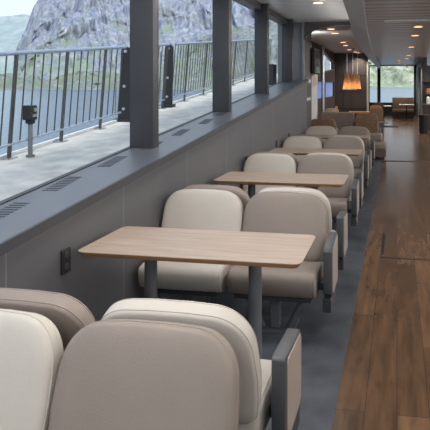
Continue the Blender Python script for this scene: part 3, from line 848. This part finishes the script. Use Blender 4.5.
def rock_mat(name, rock, rock2, green, gscale, glevel):
    m, nt, b = nodes(name)
    tc = nt.nodes.new('ShaderNodeTexCoord')
    mp = nt.nodes.new('ShaderNodeMapping'); mp.inputs['Scale'].default_value = (1.3, 1.3, .4)
    nt.links.new(tc.outputs['Object'], mp.inputs[0])
    n1 = nt.nodes.new('ShaderNodeTexNoise'); n1.inputs['Scale'].default_value = gscale * 2.2; n1.inputs['Detail'].default_value = 9; n1.inputs['Roughness'].default_value = .65; n1.inputs['Distortion'].default_value = .5
    n2 = nt.nodes.new('ShaderNodeTexNoise'); n2.inputs['Scale'].default_value = gscale; n2.inputs['Detail'].default_value = 8; n2.inputs['Roughness'].default_value = .6
    nt.links.new(mp.outputs[0], n1.inputs['Vector']); nt.links.new(tc.outputs['Object'], n2.inputs['Vector'])
    r1 = nt.nodes.new('ShaderNodeValToRGB'); r1.color_ramp.elements[0].position = .34; r1.color_ramp.elements[1].position = .66
    r1.color_ramp.elements[0].color = (*rock2, 1); r1.color_ramp.elements[1].color = (*rock, 1)
    nt.links.new(n1.outputs['Fac'], r1.inputs[0])
    sx = nt.nodes.new('ShaderNodeSeparateXYZ'); nt.links.new(tc.outputs['Object'], sx.inputs[0])
    hgt = math_node(nt, 'MULTIPLY', sx.outputs['Z'], -.0011)
    g = math_node(nt, 'ADD', n2.outputs['Fac'], hgt)
    r2 = nt.nodes.new('ShaderNodeMapRange'); r2.inputs[1].default_value = glevel; r2.inputs[2].default_value = glevel + .12
    nt.links.new(g, r2.inputs[0])
    mx = nt.nodes.new('ShaderNodeMix'); mx.data_type = 'RGBA'
    nt.links.new(r2.outputs[0], mx.inputs['Factor']); nt.links.new(r1.outputs[0], mx.inputs['A']); mx.inputs['B'].default_value = (*green, 1)
    nt.links.new(mx.outputs['Result'], b.inputs['Base Color']); b.inputs['Roughness'].default_value = .9; b.inputs['Specular IOR Level'].default_value = .1
    bp = nt.nodes.new('ShaderNodeBump'); bp.inputs['Strength'].default_value = 1; bp.inputs['Distance'].default_value = 12
    nt.links.new(n1.outputs['Fac'], bp.inputs['Height']); nt.links.new(bp.outputs[0], b.inputs['Normal'])
    return m
M['cliff'] = rock_mat('cliff_rock', (.54, .545, .56), (.19, .235, .36), (.33, .40, .32), .022, .395)  # distance haze and blue crevice shade are put into these rock colours
M['ridge'] = rock_mat('far_ridge', (.42, .47, .47), (.29, .36, .38), (.30, .39, .33), .006, .40)  # pale tones carry the distance haze in the base colour
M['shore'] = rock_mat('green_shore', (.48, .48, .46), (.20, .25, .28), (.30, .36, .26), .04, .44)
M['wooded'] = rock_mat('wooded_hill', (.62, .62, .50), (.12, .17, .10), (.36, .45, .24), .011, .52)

def lerp_tab(tab, x):
    if x <= tab[0][0]: return tab[0][1]
    for (a, ya), (b_, yb) in zip(tab, tab[1:]):
        if x <= b_: return ya + (yb - ya) * (x - a) / (b_ - a)
    return tab[-1][1]
def terrain(name, px0, px1, n, r0tab, depth, toptab, rough, mt, rows=60, fscale=.006, seed=0, gully=0):
    """land rising from the water; bearing given by column, crest height by table"""
    bm = BM(); grid = []
    for i in range(n + 1):
        px = px0 + (px1 - px0) * i / n
        k = (px - CX) / F
        dirv = Vector((k * ca - sa, ca + k * sa, 0))
        r0 = lerp_tab(r0tab, px); top = lerp_tab(toptab, px)
        row = []
        for j in range(rows + 1):
            s = j / rows
            d = r0 + depth * s
            p = dirv * d
            crest = HC - (top - CY) / F * (r0 + depth)
            z = -7 + (crest + 7) * (s ** 1.15)
            q = Vector((p.x, p.y, z)) * fscale + Vector((seed, seed * .7, 0))
            amp = rough * min(1, s * 5)
            fr = noise.fractal(q, .85, 2.1, 8)
            rid = 1 - abs(noise.noise(q * 1.7)) * 2
            z += amp * (fr * .55 + rid * .35)
            if gully:
                u = px * .045 + s * gully
                h1 = abs(noise.noise(Vector((u, s * 1.4, seed)))) * 1.6 + abs(noise.noise(Vector((u * 2.6 + 4, s * 3.1, seed + 5)))) * .8 + abs(noise.noise(Vector((u * 6.1, s * 7, seed + 9)))) * .35
                p = p + dirv * ((.8 - h1) * 75 * min(1, s * 4)); z += (.5 - h1) * 20 * min(1, s * 4)
            p2 = p + dirv * (amp * .9 * noise.fractal(q * 1.3 + Vector((9, 3, 5)), 1.0, 2.1, 5)) * (1 if 0 < s < 1 else .3)
            row.append(bm.verts.new((p2.x, p2.y, z)))
        grid.append(row)
    for a, b_ in zip(grid, grid[1:]):
        for j in range(rows): bm.faces.new((a[j], b_[j], b_[j + 1], a[j + 1]))
    o = finish(name, bm, mt, None, True); o['kind'] = 'structure'
    return o
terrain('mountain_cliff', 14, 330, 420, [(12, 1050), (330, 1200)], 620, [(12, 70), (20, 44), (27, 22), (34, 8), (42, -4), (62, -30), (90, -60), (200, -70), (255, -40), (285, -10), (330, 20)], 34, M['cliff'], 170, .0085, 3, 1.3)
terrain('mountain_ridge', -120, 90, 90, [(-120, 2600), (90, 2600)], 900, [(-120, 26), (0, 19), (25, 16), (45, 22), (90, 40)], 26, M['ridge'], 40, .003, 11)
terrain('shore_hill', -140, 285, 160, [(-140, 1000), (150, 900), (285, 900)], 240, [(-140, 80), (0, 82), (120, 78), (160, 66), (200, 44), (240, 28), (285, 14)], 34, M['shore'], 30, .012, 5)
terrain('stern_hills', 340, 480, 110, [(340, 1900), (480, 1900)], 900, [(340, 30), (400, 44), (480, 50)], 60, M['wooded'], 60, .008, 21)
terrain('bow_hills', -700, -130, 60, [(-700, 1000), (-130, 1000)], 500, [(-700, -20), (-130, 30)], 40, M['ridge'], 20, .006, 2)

w = bpy.data.worlds.new('sky'); sc.world = w; w.use_nodes = True
nt = w.node_tree; nt.nodes.clear()
o = nt.nodes.new('ShaderNodeOutputWorld'); bg = nt.nodes.new('ShaderNodeBackground')
tc = nt.nodes.new('ShaderNodeTexCoord'); sx = nt.nodes.new('ShaderNodeSeparateXYZ'); rp = nt.nodes.new('ShaderNodeValToRGB')
nt.links.new(tc.outputs['Generated'], sx.inputs[0]); nt.links.new(sx.outputs['Z'], rp.inputs[0])
rp.color_ramp.elements[0].position = 0; rp.color_ramp.elements[0].color = (.80, .87, .93, 1)
rp.color_ramp.elements[1].position = .5; rp.color_ramp.elements[1].color = (.62, .76, .95, 1)
nt.links.new(rp.outputs[0], bg.inputs[0]); bg.inputs[1].default_value = 1.15; nt.links.new(bg.outputs[0], o.inputs[0])
s = bpy.data.lights.new('sun', 'SUN'); s.energy = 2.6; s.angle = R(12); s.color = (1, .96, .9)
so = bpy.data.objects.new('sun', s); COL.objects.link(so)
so.rotation_euler = Vector((-.38, .58, -.72)).to_track_quat('-Z', 'Y').to_euler()

vs_ = sc.view_settings
vs_.view_transform = 'Standard'; vs_.look = 'None'; vs_.gamma = 1; vs_.use_curve_mapping = False; vs_.exposure = .12
